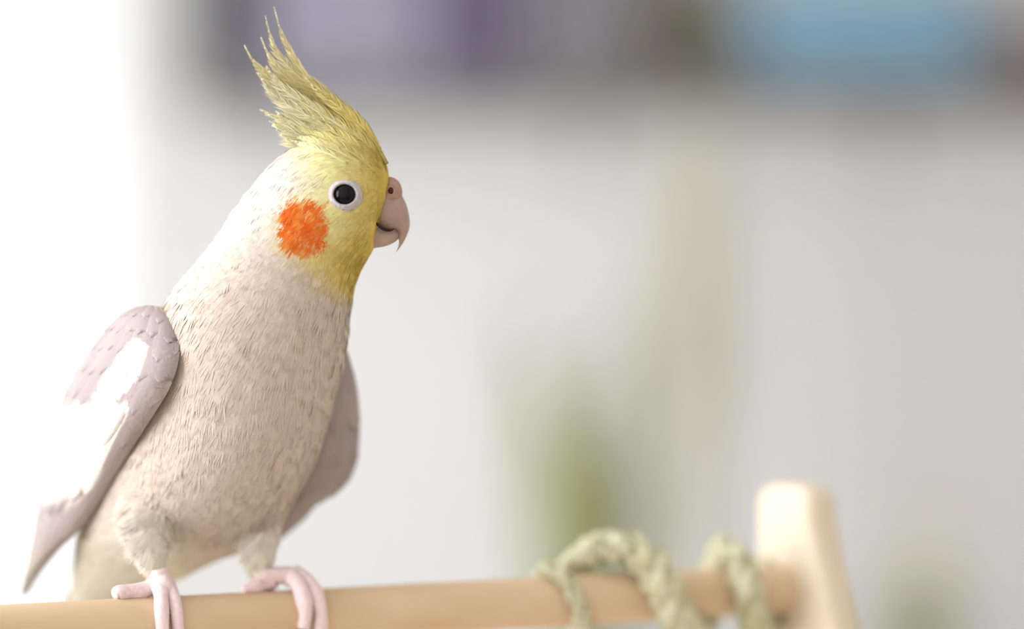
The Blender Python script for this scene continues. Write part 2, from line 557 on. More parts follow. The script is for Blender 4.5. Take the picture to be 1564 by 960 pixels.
def flow(P):
    out = np.zeros_like(P)
    for i in range(0, len(P), 4000):
        d2 = ((P[i:i + 4000, None] - axis[None]) ** 2).sum(2)
        wgt = np.exp(-(d2 - d2.min(1, keepdims=True)) / (2 * .007 ** 2))
        out[i:i + 4000] = -(wgt @ tang)
    x, y = proj(P)
    out[:, 2] -= 1.2 * sstep(780, 850, y)
    return out


jb = rng.normal(0, .4, (nv, 4))
body = link('body', BV, BF, M['body'], bird, lin_np(plumage_colour(BV, jb * .3)))

# ---- eyes
eye_c = []
for side in (-1, 1):
    p, n = hit(526, 297)
    n = (Vector(n) * .55 + Vector((.05, -.9, .05))).normalized()
    if side == 1:
        ax_y = -.024
        p = Vector((p.x, 2 * ax_y - p.y, p.z)); n = Vector((n.x, -n.y, n.z))
    eye_c.append(np.array(p))
    c = p - n * .0014
    ey = link('eye', *lathe([(max(.0036 * math.sin(t), 1e-5), .0036 * math.cos(t)) for t in np.linspace(math.pi, 0, 20)], c, n, 36), M['eye'], bird)
    lv, lf = lathe([(.0029, .0004), (.0031, .0013), (.0033, .0015), (.0037, .0011), (.0043, .0004), (.0048, -.0004), (.0050, -.0014)], p, n, 40)
    lv[:, 0] = p.x + (lv[:, 0] - p.x) * 1.09; lv[:, 2] = p.z + (lv[:, 2] - p.z) * .97
    link('eyelid', lv, lf, M['ring'], ey)

# ---- beak
by = -.024


def pair_loft(prs, n=26, seg=28, power=1.0):
    X = catmull(np.array([[*a, *b, h] for a, b, h in prs]), n)
    rg = []
    t = np.linspace(0, 2 * math.pi, seg, endpoint=False)
    for ax, ay, bx, by_, h in X:
        a = np.array(at(ax, ay, by)); b = np.array(at(bx, by_, by))
        ct = np.sign(np.cos(t)) * np.abs(np.cos(t)) ** power
        rg.append((a + b) / 2 + ct[:, None] * (b - a) / 2 + np.sin(t)[:, None] * np.array([0, max(h, .0001), 0]))
    return loft_mesh(np.array(rg))


bk = link('upper_beak', *pair_loft([((590, 276), (566, 332), .0040), ((601, 276), (573, 338), .0047), ((610, 288), (580, 346), .0047), ((615, 300), (588, 350), .0043),
                                    ((621, 313), (596, 352), .0036), ((625, 329), (602, 351), .0029), ((626, 344), (607, 356), .0022),
                                    ((622, 358), (609, 366), .0016), ((615, 372), (608.5, 375), .0009), ((605.5, 384.5), (605, 384.5), .0001)], 40), M['beak'], bird)
link('lower_beak', *pair_loft([((568, 336), (560, 380), .0038), ((576, 342), (573, 378.5), .0042), ((586, 348), (584, 377), .0040), ((595, 349), (594, 374), .0034),
                               ((603, 350), (603, 369.5), .0025), ((609.5, 355), (609, 364), .0012)], 26), M['beak'], bird)
link('cere', *pair_loft([((586, 271), (578, 319), .0040), ((597, 270), (587, 318), .0053), ((606, 274), (598, 314), .0056), ((611.5, 281), (607, 308), .0050), ((614.5, 291), (613.5, 300), .0026)], 24), M['cere'], bk)
for s in (-1, 1):
    c = at(597.5, 291, by + s * .0054); c.y = by + s * .0054
    link('nostril', *lathe([(.0002, -.0006), (.00085, -.0004), (.0010, .0001), (.0006, .00035), (.0001, .0004)], c, (.25, s, 0.05), 16), M['nostril'], bk)
gp = [np.array(at(x, y, by - d)) for x, y, d in ((571, 334, .0044), (575, 341, .0047), (582, 347.5, .0046), (590, 351, .0042), (597, 351.5, .0037), (602, 349, .0031))]
link('mouth_gap_shade', *tube(gp, [.0002, .00035, .0004, .0004, .0003, .0001], 8, 20), M['gap_shade'], bk)  # dark tube standing in for the shade between the two beak halves

# ---- plumage: small barbed feathers lying on the skin, too many to count
tri = np.array([(f[0], f[1], f[2]) for f in BF] + [(f[0], f[2], f[3]) for f in BF if len(f) == 4])
A, Bq, Cq = BV[tri[:, 0]], BV[tri[:, 1]], BV[tri[:, 2]]
cr = np.cross(Bq - A, Cq - A); ar = np.linalg.norm(cr, axis=1)
tx, ty = proj((A + Bq + Cq) / 3)
headw = 1 + 2.2 * sstep(480, 400, ty)
NCL = 24000
ti = rng.choice(len(tri), NCL, p=ar * headw / (ar * headw).sum())
u, v = rng.random(NCL), rng.random(NCL); fl = u + v > 1; u[fl], v[fl] = 1 - u[fl], 1 - v[fl]
P = A[ti] + (Bq - A)[ti] * u[:, None] + (Cq - A)[ti] * v[:, None]
Nn = cr[ti] / ar[ti][:, None]
fx = flow(P); fx -= Nn * (fx * Nn).sum(1)[:, None]; fx /= np.linalg.norm(fx, axis=1)[:, None] + 1e-9
x, y = proj(P)
keep = (y < 915) & ~((x > 586) & (y > 262))
for c in eye_c: keep &= np.linalg.norm(P - c, axis=1) > .0042
chin = (x > 566) & (y > 330) & (y < 385)
keep &= ~chin
P, Nn, fx, x, y = P[keep], Nn[keep], fx[keep], x[keep], y[keep]
n = len(P)
head = sstep(470, 390, y)
Lf = (.0072 * (1 - head) + .0044 * head) * rng.uniform(.75, 1.25, n)
Lf *= 1 - .45 * sstep(825, 870, y)
Lf *= 1 - .55 * sstep(45, 20, np.hypot(x - 575, y - 300))
Wf = (.0021 * (1 - head) + .0013 * head) * rng.uniform(.8, 1.2, n)
jit = rng.normal(0, .55, (n, 4))
colr = plumage_colour(P + fx * (Lf * .5)[:, None], jit)
NB = 9
# bend each feather with the curve of the body below it
bend = np.zeros((2, n))
for q, f in ((0, .5), (1, 1.0)):
    Q = P + fx * (Lf * f)[:, None]
    for i in range(n):
        p_, n_, _, _ = bvh.find_nearest(Vector(Q[i]))
        bend[q, i] = np.clip(np.dot(np.array(p_) - Q[i], Nn[i]), -.6 * Lf[i], .2 * Lf[i])
yaw = rng.normal(0, .10, n)
lift = rng.uniform(.02, .05, n) + (rng.random(n) < .03) * rng.uniform(.03, .10, n)
side = np.cross(Nn, fx)
vs, fs, cs = [], [], []
for k in range(NB):
    s = (k / (NB - 1) - .5) * 2
    a = yaw + s * .30 + rng.normal(0, .05, n)
    d = fx * np.cos(a)[:, None] + side * np.sin(a)[:, None]
    L = Lf * (1 - .35 * s * s) * rng.uniform(.85, 1.1, n)
    base = P + side * (s * Wf * .35)[:, None] + Nn * .00005
    mid = base + d * (L * .5)[:, None] + Nn * ((lift * .55 + .012 - .015 * s * s) * L + bend[0])[:, None]
    tip = base + d * L[:, None] + Nn * ((lift - .02 * s * s) * L + bend[1])[:, None]
    wv = np.cross(Nn, d) * (Wf * .16)[:, None]
    o = len(vs) * 0
    vs.append(np.stack([base - wv, base + wv, mid + wv, mid - wv, tip], 1))
    cj = np.clip(colr * (1 + rng.normal(0, .012, (n, 1))), 0, 1)
    cs.append(np.repeat(cj[:, None], 5, 1))
VV = np.concatenate(vs).reshape(-1, 3); CC = np.concatenate(cs).reshape(-1, 3)
b0 = np.arange(len(VV) // 5) * 5
T3 = np.concatenate([np.stack([b0, b0 + 1, b0 + 2], 1), np.stack([b0, b0 + 2, b0 + 3], 1), np.stack([b0 + 3, b0 + 2, b0 + 4], 1)])[:, ::-1].copy()
plm = tag(link('plumage', VV, T3, M['plum'], bird, lin_np(CC)), kind='stuff')
NV = np.tile(np.repeat((Nn + rng.normal(0, .05, Nn.shape))[:, None], 5, 1).reshape(-1, 3), (NB, 1))
NV /= np.linalg.norm(NV, axis=1)[:, None]
plm.data.normals_split_custom_set_from_vertices(NV.astype(np.float32))


# ---- wings
def inside(poly, x, y):
    c = False
    for i in range(len(poly)):
        (x1, y1), (x2, y2) = poly[i], poly[i - 1]
        if (y1 > y) != (y2 > y) and x < (x2 - x1) * (y - y1) / (y2 - y1) + x1: c = not c
    return c


class Wing:
    def __init__(s, prs, outward):
        X = np.array([[*np.array(at(a[0], a[1], a[2])), *np.array(at(b[0], b[1], b[2])), h] for a, b, h in prs])
        s.X = catmull(X, 200); s.outward = outward
        ctr = (s.X[:, :3] + s.X[:, 3:6]) / 2
        t = np.gradient(ctr, axis=0)
        nn = np.cross(t, s.X[:, 3:6] - s.X[:, :3]); nn /= np.linalg.norm(nn, axis=1)[:, None]
        nn *= np.sign(nn @ np.array(outward))[:, None]
        for _ in range(20): nn[1:-1] = (nn[:-2] + nn[1:-1] + nn[2:]) / 3
        s.n = nn / np.linalg.norm(nn, axis=1)[:, None]

    def pt(s, v, u, off=0.0):
        i = min(max(v, 0), 1) * 199; j = min(int(i), 198); f = i - j
        r = s.X[j] * (1 - f) + s.X[j + 1] * f; nn = s.n[j] * (1 - f) + s.n[j + 1] * f
        c = (r[:3] + r[3:6]) / 2; e = (r[3:6] - r[:3]) / 2
        q = max(1 - u * u, 0)
        return c + e * u + nn * (r[6] * q ** .5 + off)

    def shell(s, m):
        rg = []
        t = np.linspace(0, 2 * math.pi, 28, endpoint=False)
        for i in range(0, 200, 5):
            r = s.X[i]; c = (r[:3] + r[3:6]) / 2; e = (r[3:6] - r[:3]) / 2
            sn = np.sin(t); sn = np.where(sn < 0, sn * .45, sn)
            rg.append(c + np.cos(t)[:, None] * e * .985 + sn[:, None] * s.n[i] * (r[6] - .0004))
        return loft_mesh(np.array(rg))

    def feather(s, name, v0, v1, u0, u1, hw, parent, colf, off0, off1, m, tipness=.55):
        """one vane along the wing from (v0,u0) to (v1,u1), half width hw in u"""
        nl, V, F = 9, [], []
        for i in range(nl):
            t = i / (nl - 1)
            v = v0 + (v1 - v0) * t
            ww = hw * (min(1, .55 + t * 1.2)) * (1 if t < tipness else max(0.06, math.sqrt(max(0, 1 - ((t - tipness) / (1 - tipness)) ** 2.2))))
            uc = u0 + (u1 - u0) * t
            for k in (-1, -.5, 0, .5, 1):
                u = max(-1.0, min(1.0, uc + k * ww))
                V.append(s.pt(v - abs(k) * .010 * t, u, off0 + (off1 - off0) * t + (.00022 if k == 0 else 0) - abs(k) * .00018))
        for i in range(nl - 1):
            for k in range(4):
                a = i * 5 + k
                F.append((a, a + 1, a + 6, a + 5))
        V = np.array(V)
        c = colf(s.pt((v0 + v1) / 2 + .1 * (v1 - v0), (u0 + u1) / 2), V)
        return link(name, V, F, m, parent, lin_np(c))


NW = Wing([((214, 467, -.018), (246, 468, -.022), .0015), ((186, 485, -.012), (266, 494, -.029), .005), ((158, 521, -.005), (273, 538, -.034), .0075),
           ((131, 560, .001), (263, 582, -.034), .008), ((105, 605, .007), (236, 630, -.028), .008), ((85, 650, .013), (206, 676, -.017), .007),
           ((72, 700, .018), (178, 722, -.006), .006), ((65, 750, .022), (149, 770, .004), .005), ((56, 795, .027), (116, 815, .014), .004),
           ((46, 845, .031), (92, 838, .022), .003), ((38, 888, .034), (64, 872, .028), .002), ((33, 915, .037), (40, 912, .034), .0008)], (-.6, -.8, 0))
WHITE = [(203, 522), (226, 528), (208, 580), (170, 610), (198, 622), (166, 670), (132, 742), (116, 760), (66, 762), (58, 690), (72, 650), (102, 622), (148, 602), (160, 568)]
GREY, PALE, CREAM = (.665, .625, .63), (.97, .965, .94), (.86, .83, .70)


def near_col(mid, V, per_vertex=False):
    x, y = proj(np.array([mid])); x, y = float(x[0]), float(y[0])
    if inside(WHITE, x, y): base = np.array(PALE)
    else: base = np.array(GREY) * random.uniform(.96, 1.03)
    px, py = proj(V)
    c = np.tile(base, (len(V), 1))
    jx, jy, g = random.uniform(-5, 5), random.uniform(-7, 7), np.array(GREY) * random.uniform(.97, 1.03)
    c = np.array([PALE if inside(WHITE, a + jx, b + jy) else g for a, b in zip(px, py)])
    c = mixc(c, (.72, .70, .63), sstep(825, 870, py) * .7)
    return np.clip(c, 0, 1)


wn = bpy.data.objects.new('x', None); bpy.data.objects.remove(wn)
V, F = NW.shell(M['wing'])
px, py = proj(V)
c = np.array([PALE if inside(WHITE, a, b) else GREY for a, b in zip(px, py)])
c = mixc(c, (.84, .81, .66), sstep(485, 470, py) * .7)
wing_near = link('wing', V, F, M['wing'], bird, lin_np(c))
for k, (u, ve) in enumerate([(.94, .70), (.88, .775), (.78, .84), (.62, .88), (.4, .92), (.1, .96), (-.3, .99), (-.7, 1.0)]):
    NW.feather('primary_feather', .42, ve, u, u * .9, .20, wing_near, near_col, -.0002, .0002 + .00012 * k * 0, M['wing'], .8)
for k, u in enumerate([.75, .5, .2, -.1, -.4, -.7]):
    NW.feather('secondary_feather', .40, .66 + .02 * math.sin(k * 2.1) + (.03 if k > 1 else -.04), u, u, .24, wing_near, near_col, -.0002, .0004, M['wing'], .7)
for row, (v0, dv, nu) in enumerate([(.36, .20, 7), (.29, .17, 7), (.23, .14, 8), (.17, .12, 8), (.11, .11, 8), (.055, .10, 7), (.005, .09, 5)]):
    for k in range(nu):
        u = -.93 + 1.86 * (k + .5 * (row % 2) * .8) / (nu - .6)
        if u > 1: continue
        NW.feather('covert_feather', v0 + random.uniform(-.01, .01), v0 + dv * random.uniform(.9, 1.1), u * .97, u, 1.5 / nu, wing_near, near_col, -.00010, .00014, M['wing'])

FW = Wing([((505, 545, .004), (531, 536, .006), .002), ((484, 590, .006), (544, 586, .014), .0045), ((462, 640, .010), (549, 640, .020), .005),
           ((444, 690, .014), (547, 690, .024), .005), ((430, 722, .018), (539, 722, .026), .0045), ((425, 744, .020), (522, 743, .028), .004), ((418, 764, .022), (492, 760, .031), .0035),
           ((404, 798, .026), (464, 792, .034), .0025), ((392, 832, .030), (426, 826, .037), .001)], (.5, -.8, 0))


def far_col(mid, V):
    b = np.array(GREY) * random.uniform(.96, 1.03)
    return np.clip(np.tile(b, (len(V), 1)), 0, 1)


V, F = FW.shell(M['wing'])
wing_far = link('wing', V, F, M['wing'], bird, lin_np(far_col(None, V)))
for k, u in enumerate([.9, .7, .45, .15, -.2, -.6]):
    FW.feather('primary_feather', .35, [.68, .74, .82, .9, .97, 1.0][k], u, u * .9, .26, wing_far, far_col, -.0002, .0003, M['wing'], .8)
for row, (v0, dv, nu) in enumerate([(.34, .24, 4), (.2, .22, 4), (.08, .2, 3)]):
    for k in range(nu):
        u = -.85 + 1.7 * (k + .25 * (row % 2)) / (nu - .8)
        FW.feather('covert_feather', v0, v0 + dv, u * .97, u, 1.2 / nu, wing_far, far_col, -.0003, .0006, M['wing'])

# ---- tail feathers, hanging down behind the dowel
for k in range(7):
    o = (k - 3)
    P0 = np.array(at(140 + o * 5, 900, .052 + abs(o) * .001)); P1 = np.array(at(112 + o * 8, 1060, .066 + abs(o) * .001)); P2 = np.array(at(86 + o * 10, 1230 - abs(o) * 30, .080))
    X = catmull(np.array([P0, P1, P2]), 10)
    V, F = [], []
    sd = np.array([.85, .5, 0])
    for i, p in enumerate(X):
        wv = .005 * (1 if i < 7 else (9.6 - i) / 2.9)
        for q in (-1, 0, 1): V.append(p + sd * q * wv + np.array([0, -.0006 * (q == 0), 0]))
    for i in range(9):
        for q in range(2):
            a = i * 3 + q; F.append((a, a + 1, a + 4, a + 3))
    link('tail_feather', V, F, M['wing'], bird, lin_np(np.tile(np.array([.82, .79, .70]), (len(V), 1))))


# ---- crest: plumes with a shaft and separate barbs
def plume(pts, wmax, nb, c0, c1, wl=1.0, wr=1.0, bare=.30, depth=0.0):
    P = catmull(np.array([np.array(at(a, b, d + depth)) for a, b, d in pts]), 60)
    T, _, _ = frames(P)
    vdir = np.array([0, -1.0, 0])
    Sd = np.cross(T, vdir); Sd /= np.linalg.norm(Sd, axis=1)[:, None]
    cols, parts = [], []
    V, F = tube(P[::3], np.linspace(.00042, .00006, 20), 6)
    tt = np.append(np.repeat(np.linspace(0, 1, 20), 6), [0, 1])
    cols.append(np.array(c0)[None] * (1 - tt[:, None]) + np.array(c1)[None] * tt[:, None]); parts.append((V, F))
    V, F, C = [], [], []
    for sgn, wf in ((1, wl), (-1, wr)):
        for i in range(nb):
            t = (i + rng.uniform(-.3, .3)) / nb * .985
            t = min(max(t, 0), .99)
            j = int(t * 59)
            prof = math.sin(min(1, t / .35) * math.pi / 2) ** .7 * (1 if t < .45 else max(.14 * (1.15 - t) / .3, 1 - ((t - .45) / (1 - bare * .4 - .45)) ** 1.2))
            L = wmax * wf * prof * rng.uniform(.8, 1.15)
            ang = math.radians(rng.uniform(20, 32))
            d = T[j] * math.cos(ang) + Sd[j] * sgn * math.sin(ang)
            d2 = T[j] * math.cos(ang * .5) + Sd[j] * sgn * math.sin(ang * .5)
            Lr = L / math.sin(ang) * .8
            zo = np.array([0, rng.uniform(-.0006, .0006), 0])
            p = P[j]; m1 = p + d * Lr * .5 + zo; e = m1 + d2 * Lr * .5 + zo
            wv = np.cross(d, vdir); wv = wv / np.linalg.norm(wv) * .00021
            n0 = len(V)
            V += [p - wv, p + wv, m1 + wv * .9, m1 - wv * .9, e]
            F += [(n0, n0 + 1, n0 + 2, n0 + 3), (n0 + 3, n0 + 2, n0 + 4)]
            cc = (np.array(c0) * (1 - t) + np.array(c1) * t) * rng.uniform(.86, 1.05)
            C += [cc] * 5
    parts.append((np.array(V), F)); cols.append(np.array(C))
    V, F = merge(parts)
    return link('crest_feather', V, F, M['crest'], bird, lin_np(np.vstack(cols)))


Y0, Y1, Y2 = (.82, .75, .45), (.89, .87, .68), (.85, .83, .73)
hd = -.024
PL_ = [  # control points base -> tip, width, colours
    ([(592, 250, hd), (556, 190, hd), (505, 147, hd), (468, 118, hd), (440, 74, hd), (427, 42, hd), (417, 5, hd)], .0026, 90, Y0, Y2),
    ([(585, 240, hd), (545, 184, hd), (495, 147, hd), (455, 115, hd), (425, 83, hd), (412, 52, hd), (404, 19, hd)], .0028, 90, Y0, Y2),
    ([(578, 232, hd), (530, 180, hd), (480, 146, hd), (445, 124, hd), (424, 104, hd), (408, 80, hd), (397, 53, hd)], .0032, 80, Y0, Y2),
    ([(570, 228, hd), (515, 180, hd), (465, 150, hd), (430, 132, hd), (404, 112, hd), (386, 92, hd), (371, 65, hd)], .0032, 80, Y0, Y2),
    ([(565, 225, hd), (510, 186, hd), (465, 158, hd), (435, 138, hd), (418, 118, hd), (406, 99, hd)], .0034, 70, Y1, Y2),
    ([(560, 226, hd), (505, 188, hd), (462, 164, hd), (430, 148, hd), (408, 130, hd), (393, 108, hd)], .0036, 70, Y1, Y2),
    ([(555, 228, hd), (505, 195, hd), (470, 176, hd), (440, 160, hd), (416, 142, hd), (404, 128, hd)], .0036, 60, Y1, Y2),
    ([(550, 228, hd), (505, 202, hd), (472, 186, hd), (445, 170, hd), (425, 152, hd)], .0036, 60, Y1, Y2),
    ([(585, 244, hd), (550, 196, hd), (515, 162, hd), (485, 138, hd), (460, 112, hd)], .0030, 60, Y0, Y1),
    ([(590, 250, hd), (562, 202, hd), (530, 172, hd), (500, 148, hd), (476, 130, hd)], .0024, 60, Y0, Y0),
    ([(575, 240, hd), (540, 204, hd), (500, 178, hd), (470, 160, hd), (448, 140, hd)], .0036, 60, Y0, Y1),
    ([(540, 232, hd), (500, 210, hd), (465, 196, hd), (432, 184, hd), (395, 166, hd)], .0042, 80, Y1, (.93, .92, .80)),
    ([(535, 236, hd), (500, 216, hd), (468, 203, hd), (440, 190, hd), (424, 171, hd)], .0042, 70, Y1, (.93, .92, .78)),
    ([(530, 240, hd), (498, 221, hd), (468, 211, hd), (442, 202, hd), (414, 190, hd)], .0042, 70, Y1, (.93, .92, .80)),
    ([(520, 242, hd), (492, 227, hd), (468, 219, hd), (448, 214, hd), (428, 205, hd)], .0042, 60, Y1, (.94, .93, .82)),
    ([(540, 232, hd), (505, 206, hd), (470, 192, hd), (440, 184, hd), (402, 174, hd)], .0024, 60, Y1, (.88, .87, .76)),
    ([(535, 235, hd), (500, 212, hd), (468, 198, hd), (445, 186, hd), (420, 168, hd)], .0024, 60, Y1, (.88, .87, .76)),
    ([(532, 238, hd), (500, 217, hd), (465, 206, hd), (440, 197, hd), (409, 184, hd)], .0024, 60, Y1, (.88, .87, .76)),
    ([(525, 240, hd), (495, 224, hd), (468, 214, hd), (445, 207, hd), (420, 198, hd)], .0024, 60, Y1, (.88, .87, .78)),
    ([(515, 243, hd), (490, 230, hd), (470, 223, hd), (452, 218, hd), (436, 212, hd)], .0024, 50, Y1, (.88, .87, .78)),
    ([(580, 246, hd), (548, 212, hd), (512, 192, hd), (480, 178, hd), (456, 166, hd)], .0034, 60, Y0, Y1),
    ([(570, 246, hd), (535, 218, hd), (505, 204, hd), (478, 194, hd), (455, 186, hd)], .0034, 55, Y1, Y1),
]
for i, (pts, wm, nb, c0, c1) in enumerate(PL_):
    for dd in ((0.0,) if i < 4 else (-.0045, .0035)):
        k = dd + rng.uniform(-.001, .001)
        q = [(a + (rng.uniform(-2, 2) if dd > 0 else 0), b + (rng.uniform(-2, 2) if dd > 0 else 0), d + k * (1 - .3 * j / len(pts))) for j, (a, b, d) in enumerate(pts)]
        plume(q, wm, nb, c0, c1)

# plumes that start on the sides of the crown, so that the crest grows out of the head
for pts, wm, c0, c1 in [([(590, 264), (564, 224), (527, 196), (490, 170), (456, 146)], .0026, Y0, Y1), ([(581, 256), (550, 226), (513, 204), (478, 186), (446, 166)], .0028, Y0, Y1),
                        ([(568, 252), (537, 229), (502, 213), (468, 201), (434, 186)], .0028, (.85, .79, .50), Y1), ([(552, 250), (521, 233), (490, 221), (462, 211), (432, 198)], .0026, (.88, .84, .58), (.89, .88, .76)),
                        ([(530, 249), (505, 236), (481, 227), (458, 219), (434, 209)], .0024, (.89, .86, .64), (.89, .88, .78)), ([(573, 262), (545, 238), (515, 222), (488, 210), (460, 200)], .0026, (.85, .79, .50), Y1)]:
    for sg in (1, -1):
        q, dep = [], None
        for j, (a, b) in enumerate(pts):
            h, _n = hit(a, b)
            target = h.y - .0003 - .0003 * j if h is not None and h.y < -.015 else None
            dep = target if target is not None else hd + (((dep if dep is not None else hd) - hd) * .6)
            q.append((a, b, hd + sg * (dep - hd)))
        plume(q, wm, 60, c0, c1)


# ---- feet
def toe(keys_, parent, claw=True):
    """keys: px, angle round the dowel, toe radius, lift"""
    P = [on_perch(p, a, PR + r * .85 + l) for p, a, r, l in keys_]
    o = link('toe', *tube(P, [k[2] * (1.18 + .12 * (-1) ** i) for i, k in enumerate(keys_)], 14, 60, rings=True), M['foot'], parent)
    if claw:
        d = P[-1] - P[-2]; d /= np.linalg.norm(d)
        p, a, r, l = keys_[-1]
        q = [P[-1] - d * .0008, on_perch(p, a + 14, PR + .0014), on_perch(p - 2, a + 32, PR + .0004)]
        link('claw', *tube(q, [.0009, .0007, .0001], 8, 10), M['claw'], o)
    return o


leg = link('foot', *tube([np.array(at(242, 868, yN)), on_perch(246, 0, PR + .0050), on_perch(250, 14, PR + .0030), on_perch(254, 30, PR + .0015)], [.0024, .0030, .0032, .0018], 14, 20), M['foot'], bird)
toe([(244, 0, .0026, .0018), (246, 30, .0021, .0006), (247, 62, .0017, .0002), (248, 95, .0018, 0), (250, 130, .0015, 0), (250, 160, .0011, 0)], leg)
toe([(252, 0, .0024, .0012), (263, 28, .0019, .0004), (269, 62, .0015, .0002), (272, 95, .0016, 0), (273, 130, .0014, 0), (273, 160, .0010, 0)], leg)
toe([(244, 0, .0026, .0012), (228, -4, .0023, .0006), (212, -4, .0020, 0), (196, -2, .0021, 0), (181, 0, .0018, 0), (175, 2, .0012, 0)], leg, False)
toe([(240, -10, .0024, .0010), (236, -35, .0021, .0004), (234, -70, .0018, 0), (232, -105, .0017, 0), (230, -135, .0012, 0)], leg)
leg = link('foot', *tube([np.array(at(394, 862, yF)), on_perch(402, 2, PR + .0048), on_perch(425, 2, PR + .0046), on_perch(448, 4, PR + .0040), on_perch(458, 16, PR + .0016)], [.0024, .0026, .0026, .0028, .0018], 14, 22), M['foot'], bird)
toe([(444, 4, .0024, .0020), (456, 30, .0023, .0012), (464, 58, .0020, .0004), (467, 84, .0019, 0), (463, 108, .0014, 0)], leg)
toe([(450, 0, .0024, .0024), (470, 22, .0021, .0016), (482, 48, .0019, .0006), (489, 78, .0019, 0), (490, 112, .0017, 0), (489, 150, .0012, 0)], leg)
toe([(412, -2, .0024, .0014), (400, -2, .0022, .0004), (390, 2, .0019, 0), (379, 6, .0015, 0), (372, 6, .0009, 0)], leg, False)
toe([(412, -14, .0024, .0012), (404, -40, .0021, .0004), (400, -75, .0018, 0), (398, -110, .0016, 0), (398, -140, .0012, 0)], leg)

# ================================================================== far side of the room
# ---- wall shelf with boxes
YS = 5.30                                                     # front edge of the shelf


def bgx(px, y=YS): return at(px, 0, y).x
def bgz(py, y=YS): return at(0, py, y).z


ZS = bgz(118)
sh = thing('wall_shelf', 'long grey shelf board fixed high on the pale back wall', 'shelf', (bgx(900), YB, ZS))
bevel_box('board', (bgx(275), bgx(1760), YS, YB, ZS - .050, ZS), M['shelf'], sh, .003)
for p in (420, 900, 1380):
    V, F = merge([box(bgx(p) - .012, bgx(p) + .012, YB - .006, YB, ZS - .17, ZS - .05), box(bgx(p) - .012, bgx(p) + .012, YS + .05, YB, ZS - .056, ZS - .05)])
    link('bracket', V, F, M['metal'], sh, smooth=False)


def storage_box(p0, p1, h, m, name, label, cat, lidm=None):
    x0, x1 = bgx(p0), bgx(p1)
    t = thing(name, label, cat, ((x0 + x1) / 2, YS + .12, ZS))
    bevel_box('box_body', (x0, x1, YS + .02, YB - .02, ZS, ZS + h), m, t, .006)
    bevel_box('lid', (x0 - .004, x1 + .004, YS + .016, YB - .016, ZS + h - .035, ZS + h + .008), lidm or m, t, .004)
    V, F = lathe([(.001, 0), (.010, .001), (.012, .004), (.004, .006)], ((x0 + x1) / 2, YS + .020, ZS + h * .45), (0, -1, 0), 16)
    link('label_stud', V, F, M['metal'], t)
    return t


storage_box(288, 398, .36, M['dark'], 'storage_box', 'narrow charcoal storage box at the window end of the shelf', 'box')


def binder(p0, p1, h, m, label):
    x0, x1 = bgx(p0), bgx(p1)
    t = thing('ring_binder', label, 'binder', ((x0 + x1) / 2, YS + .12, ZS))
    bevel_box('spine', (x0, x1, YS + .015, YS + .022, ZS, ZS + h), m, t, .002)
    bevel_box('cover', (x0, x0 + .004, YS + .02, YS + .22, ZS, ZS + h), m, t, .0015)
    bevel_box('cover', (x1 - .004, x1, YS + .02, YS + .22, ZS, ZS + h), m, t, .0015)
    bevel_box('papers', (x0 + .006, x1 - .006, YS + .025, YS + .215, ZS + .003, ZS + h - .01), M['white'], t, .001)


binder(402, 484, .40, M['lilac'], 'lilac binder right beside the charcoal box on the shelf')
binder(486, 566, .41, M['lilac'], 'lilac binder standing between two other lilac binders')
binder(568, 650, .40, M['lilac'], 'lilac binder right beside the dark purple binders on the shelf')
binder(653, 716, .40, M['purple'], 'dark purple binder next to a lilac binder')
binder(718, 788, .40, M['purple'], 'dark purple binder next to the grey basket')
x0, x1 = bgx(796), bgx(976)
t = thing('woven_basket', 'grey woven basket on the shelf beside purple binders', 'basket', ((x0 + x1) / 2, YS + .12, ZS))
V, F = box(x0, x1, YS + .02, YB - .02, ZS, ZS + .30)
V[[0, 2, 4, 6], 0] += np.array([.008, .008, -.008, -.008])
o = link('basket_body', V, F, M['grey'], t, smooth=False)
for sgn in (0, 1):
    V, F = tube([np.array([(x0 + x1) / 2 + .03 * math.cos(a), YS + .018, ZS + .24 + .018 * math.sin(a)]) for a in np.linspace(0, math.pi, 9)], [.004] * 9, 8) if sgn else \
        merge([box(x0 - .004, x1 + .004, YS + .012, YS + .03, ZS + .285, ZS + .31), box(x0 - .004, x1 + .004, YB - .03, YB - .012, ZS + .285, ZS + .31)])
    link('handle' if sgn else 'rim', V, F, M['grey'], t, smooth=bool(sgn))


def vase(px, prof, m, label, name, cat):
    c = (bgx(px), YS + .12, ZS)
    o = link(name, *lathe(prof, (c[0], c[1], c[2]), (0, 0, 1), 32), m, None, origin=c)
    return tag(o, label, cat)


vase(1048, [(.001, 0), (.050, 0), (.060, .03), (.062, .12), (.058, .18), (.040, .23), (.034, .26), (.040, .285), (.034, .285), (.028, .26), (.001, .1)], M['olive'], 'olive brown glazed vase on the shelf beside the blue tub', 'vase', 'vase')
x0, x1 = bgx(1148), bgx(1515)
t = thing('storage_tub', 'wide light blue plastic storage tub on the shelf', 'tub', ((x0 + x1) / 2, YS + .12, ZS))
V, F = box(x0 + .02, x1 - .02, YS + .03, YB - .03, ZS, ZS + .20)
V[[1, 3, 5, 7], 0] += np.array([-.02, -.02, .02, .02]); V[[1, 5], 1] -= .015
ob = link('tub_body', V, F, M['blue'], t, smooth=False)
bm = bmesh.new(); bm.from_mesh(ob.data); bmesh.ops.recalc_face_normals(bm, faces=bm.faces)
bmesh.ops.bevel(bm, geom=list(bm.edges), offset=.02, segments=3, affect='EDGES'); bm.to_mesh(ob.data); bm.free()
bevel_box('lid', (x0 - .006, x1 + .006, YS + .008, YB - .012, ZS + .20, ZS + .222), M['blue'], t, .006)
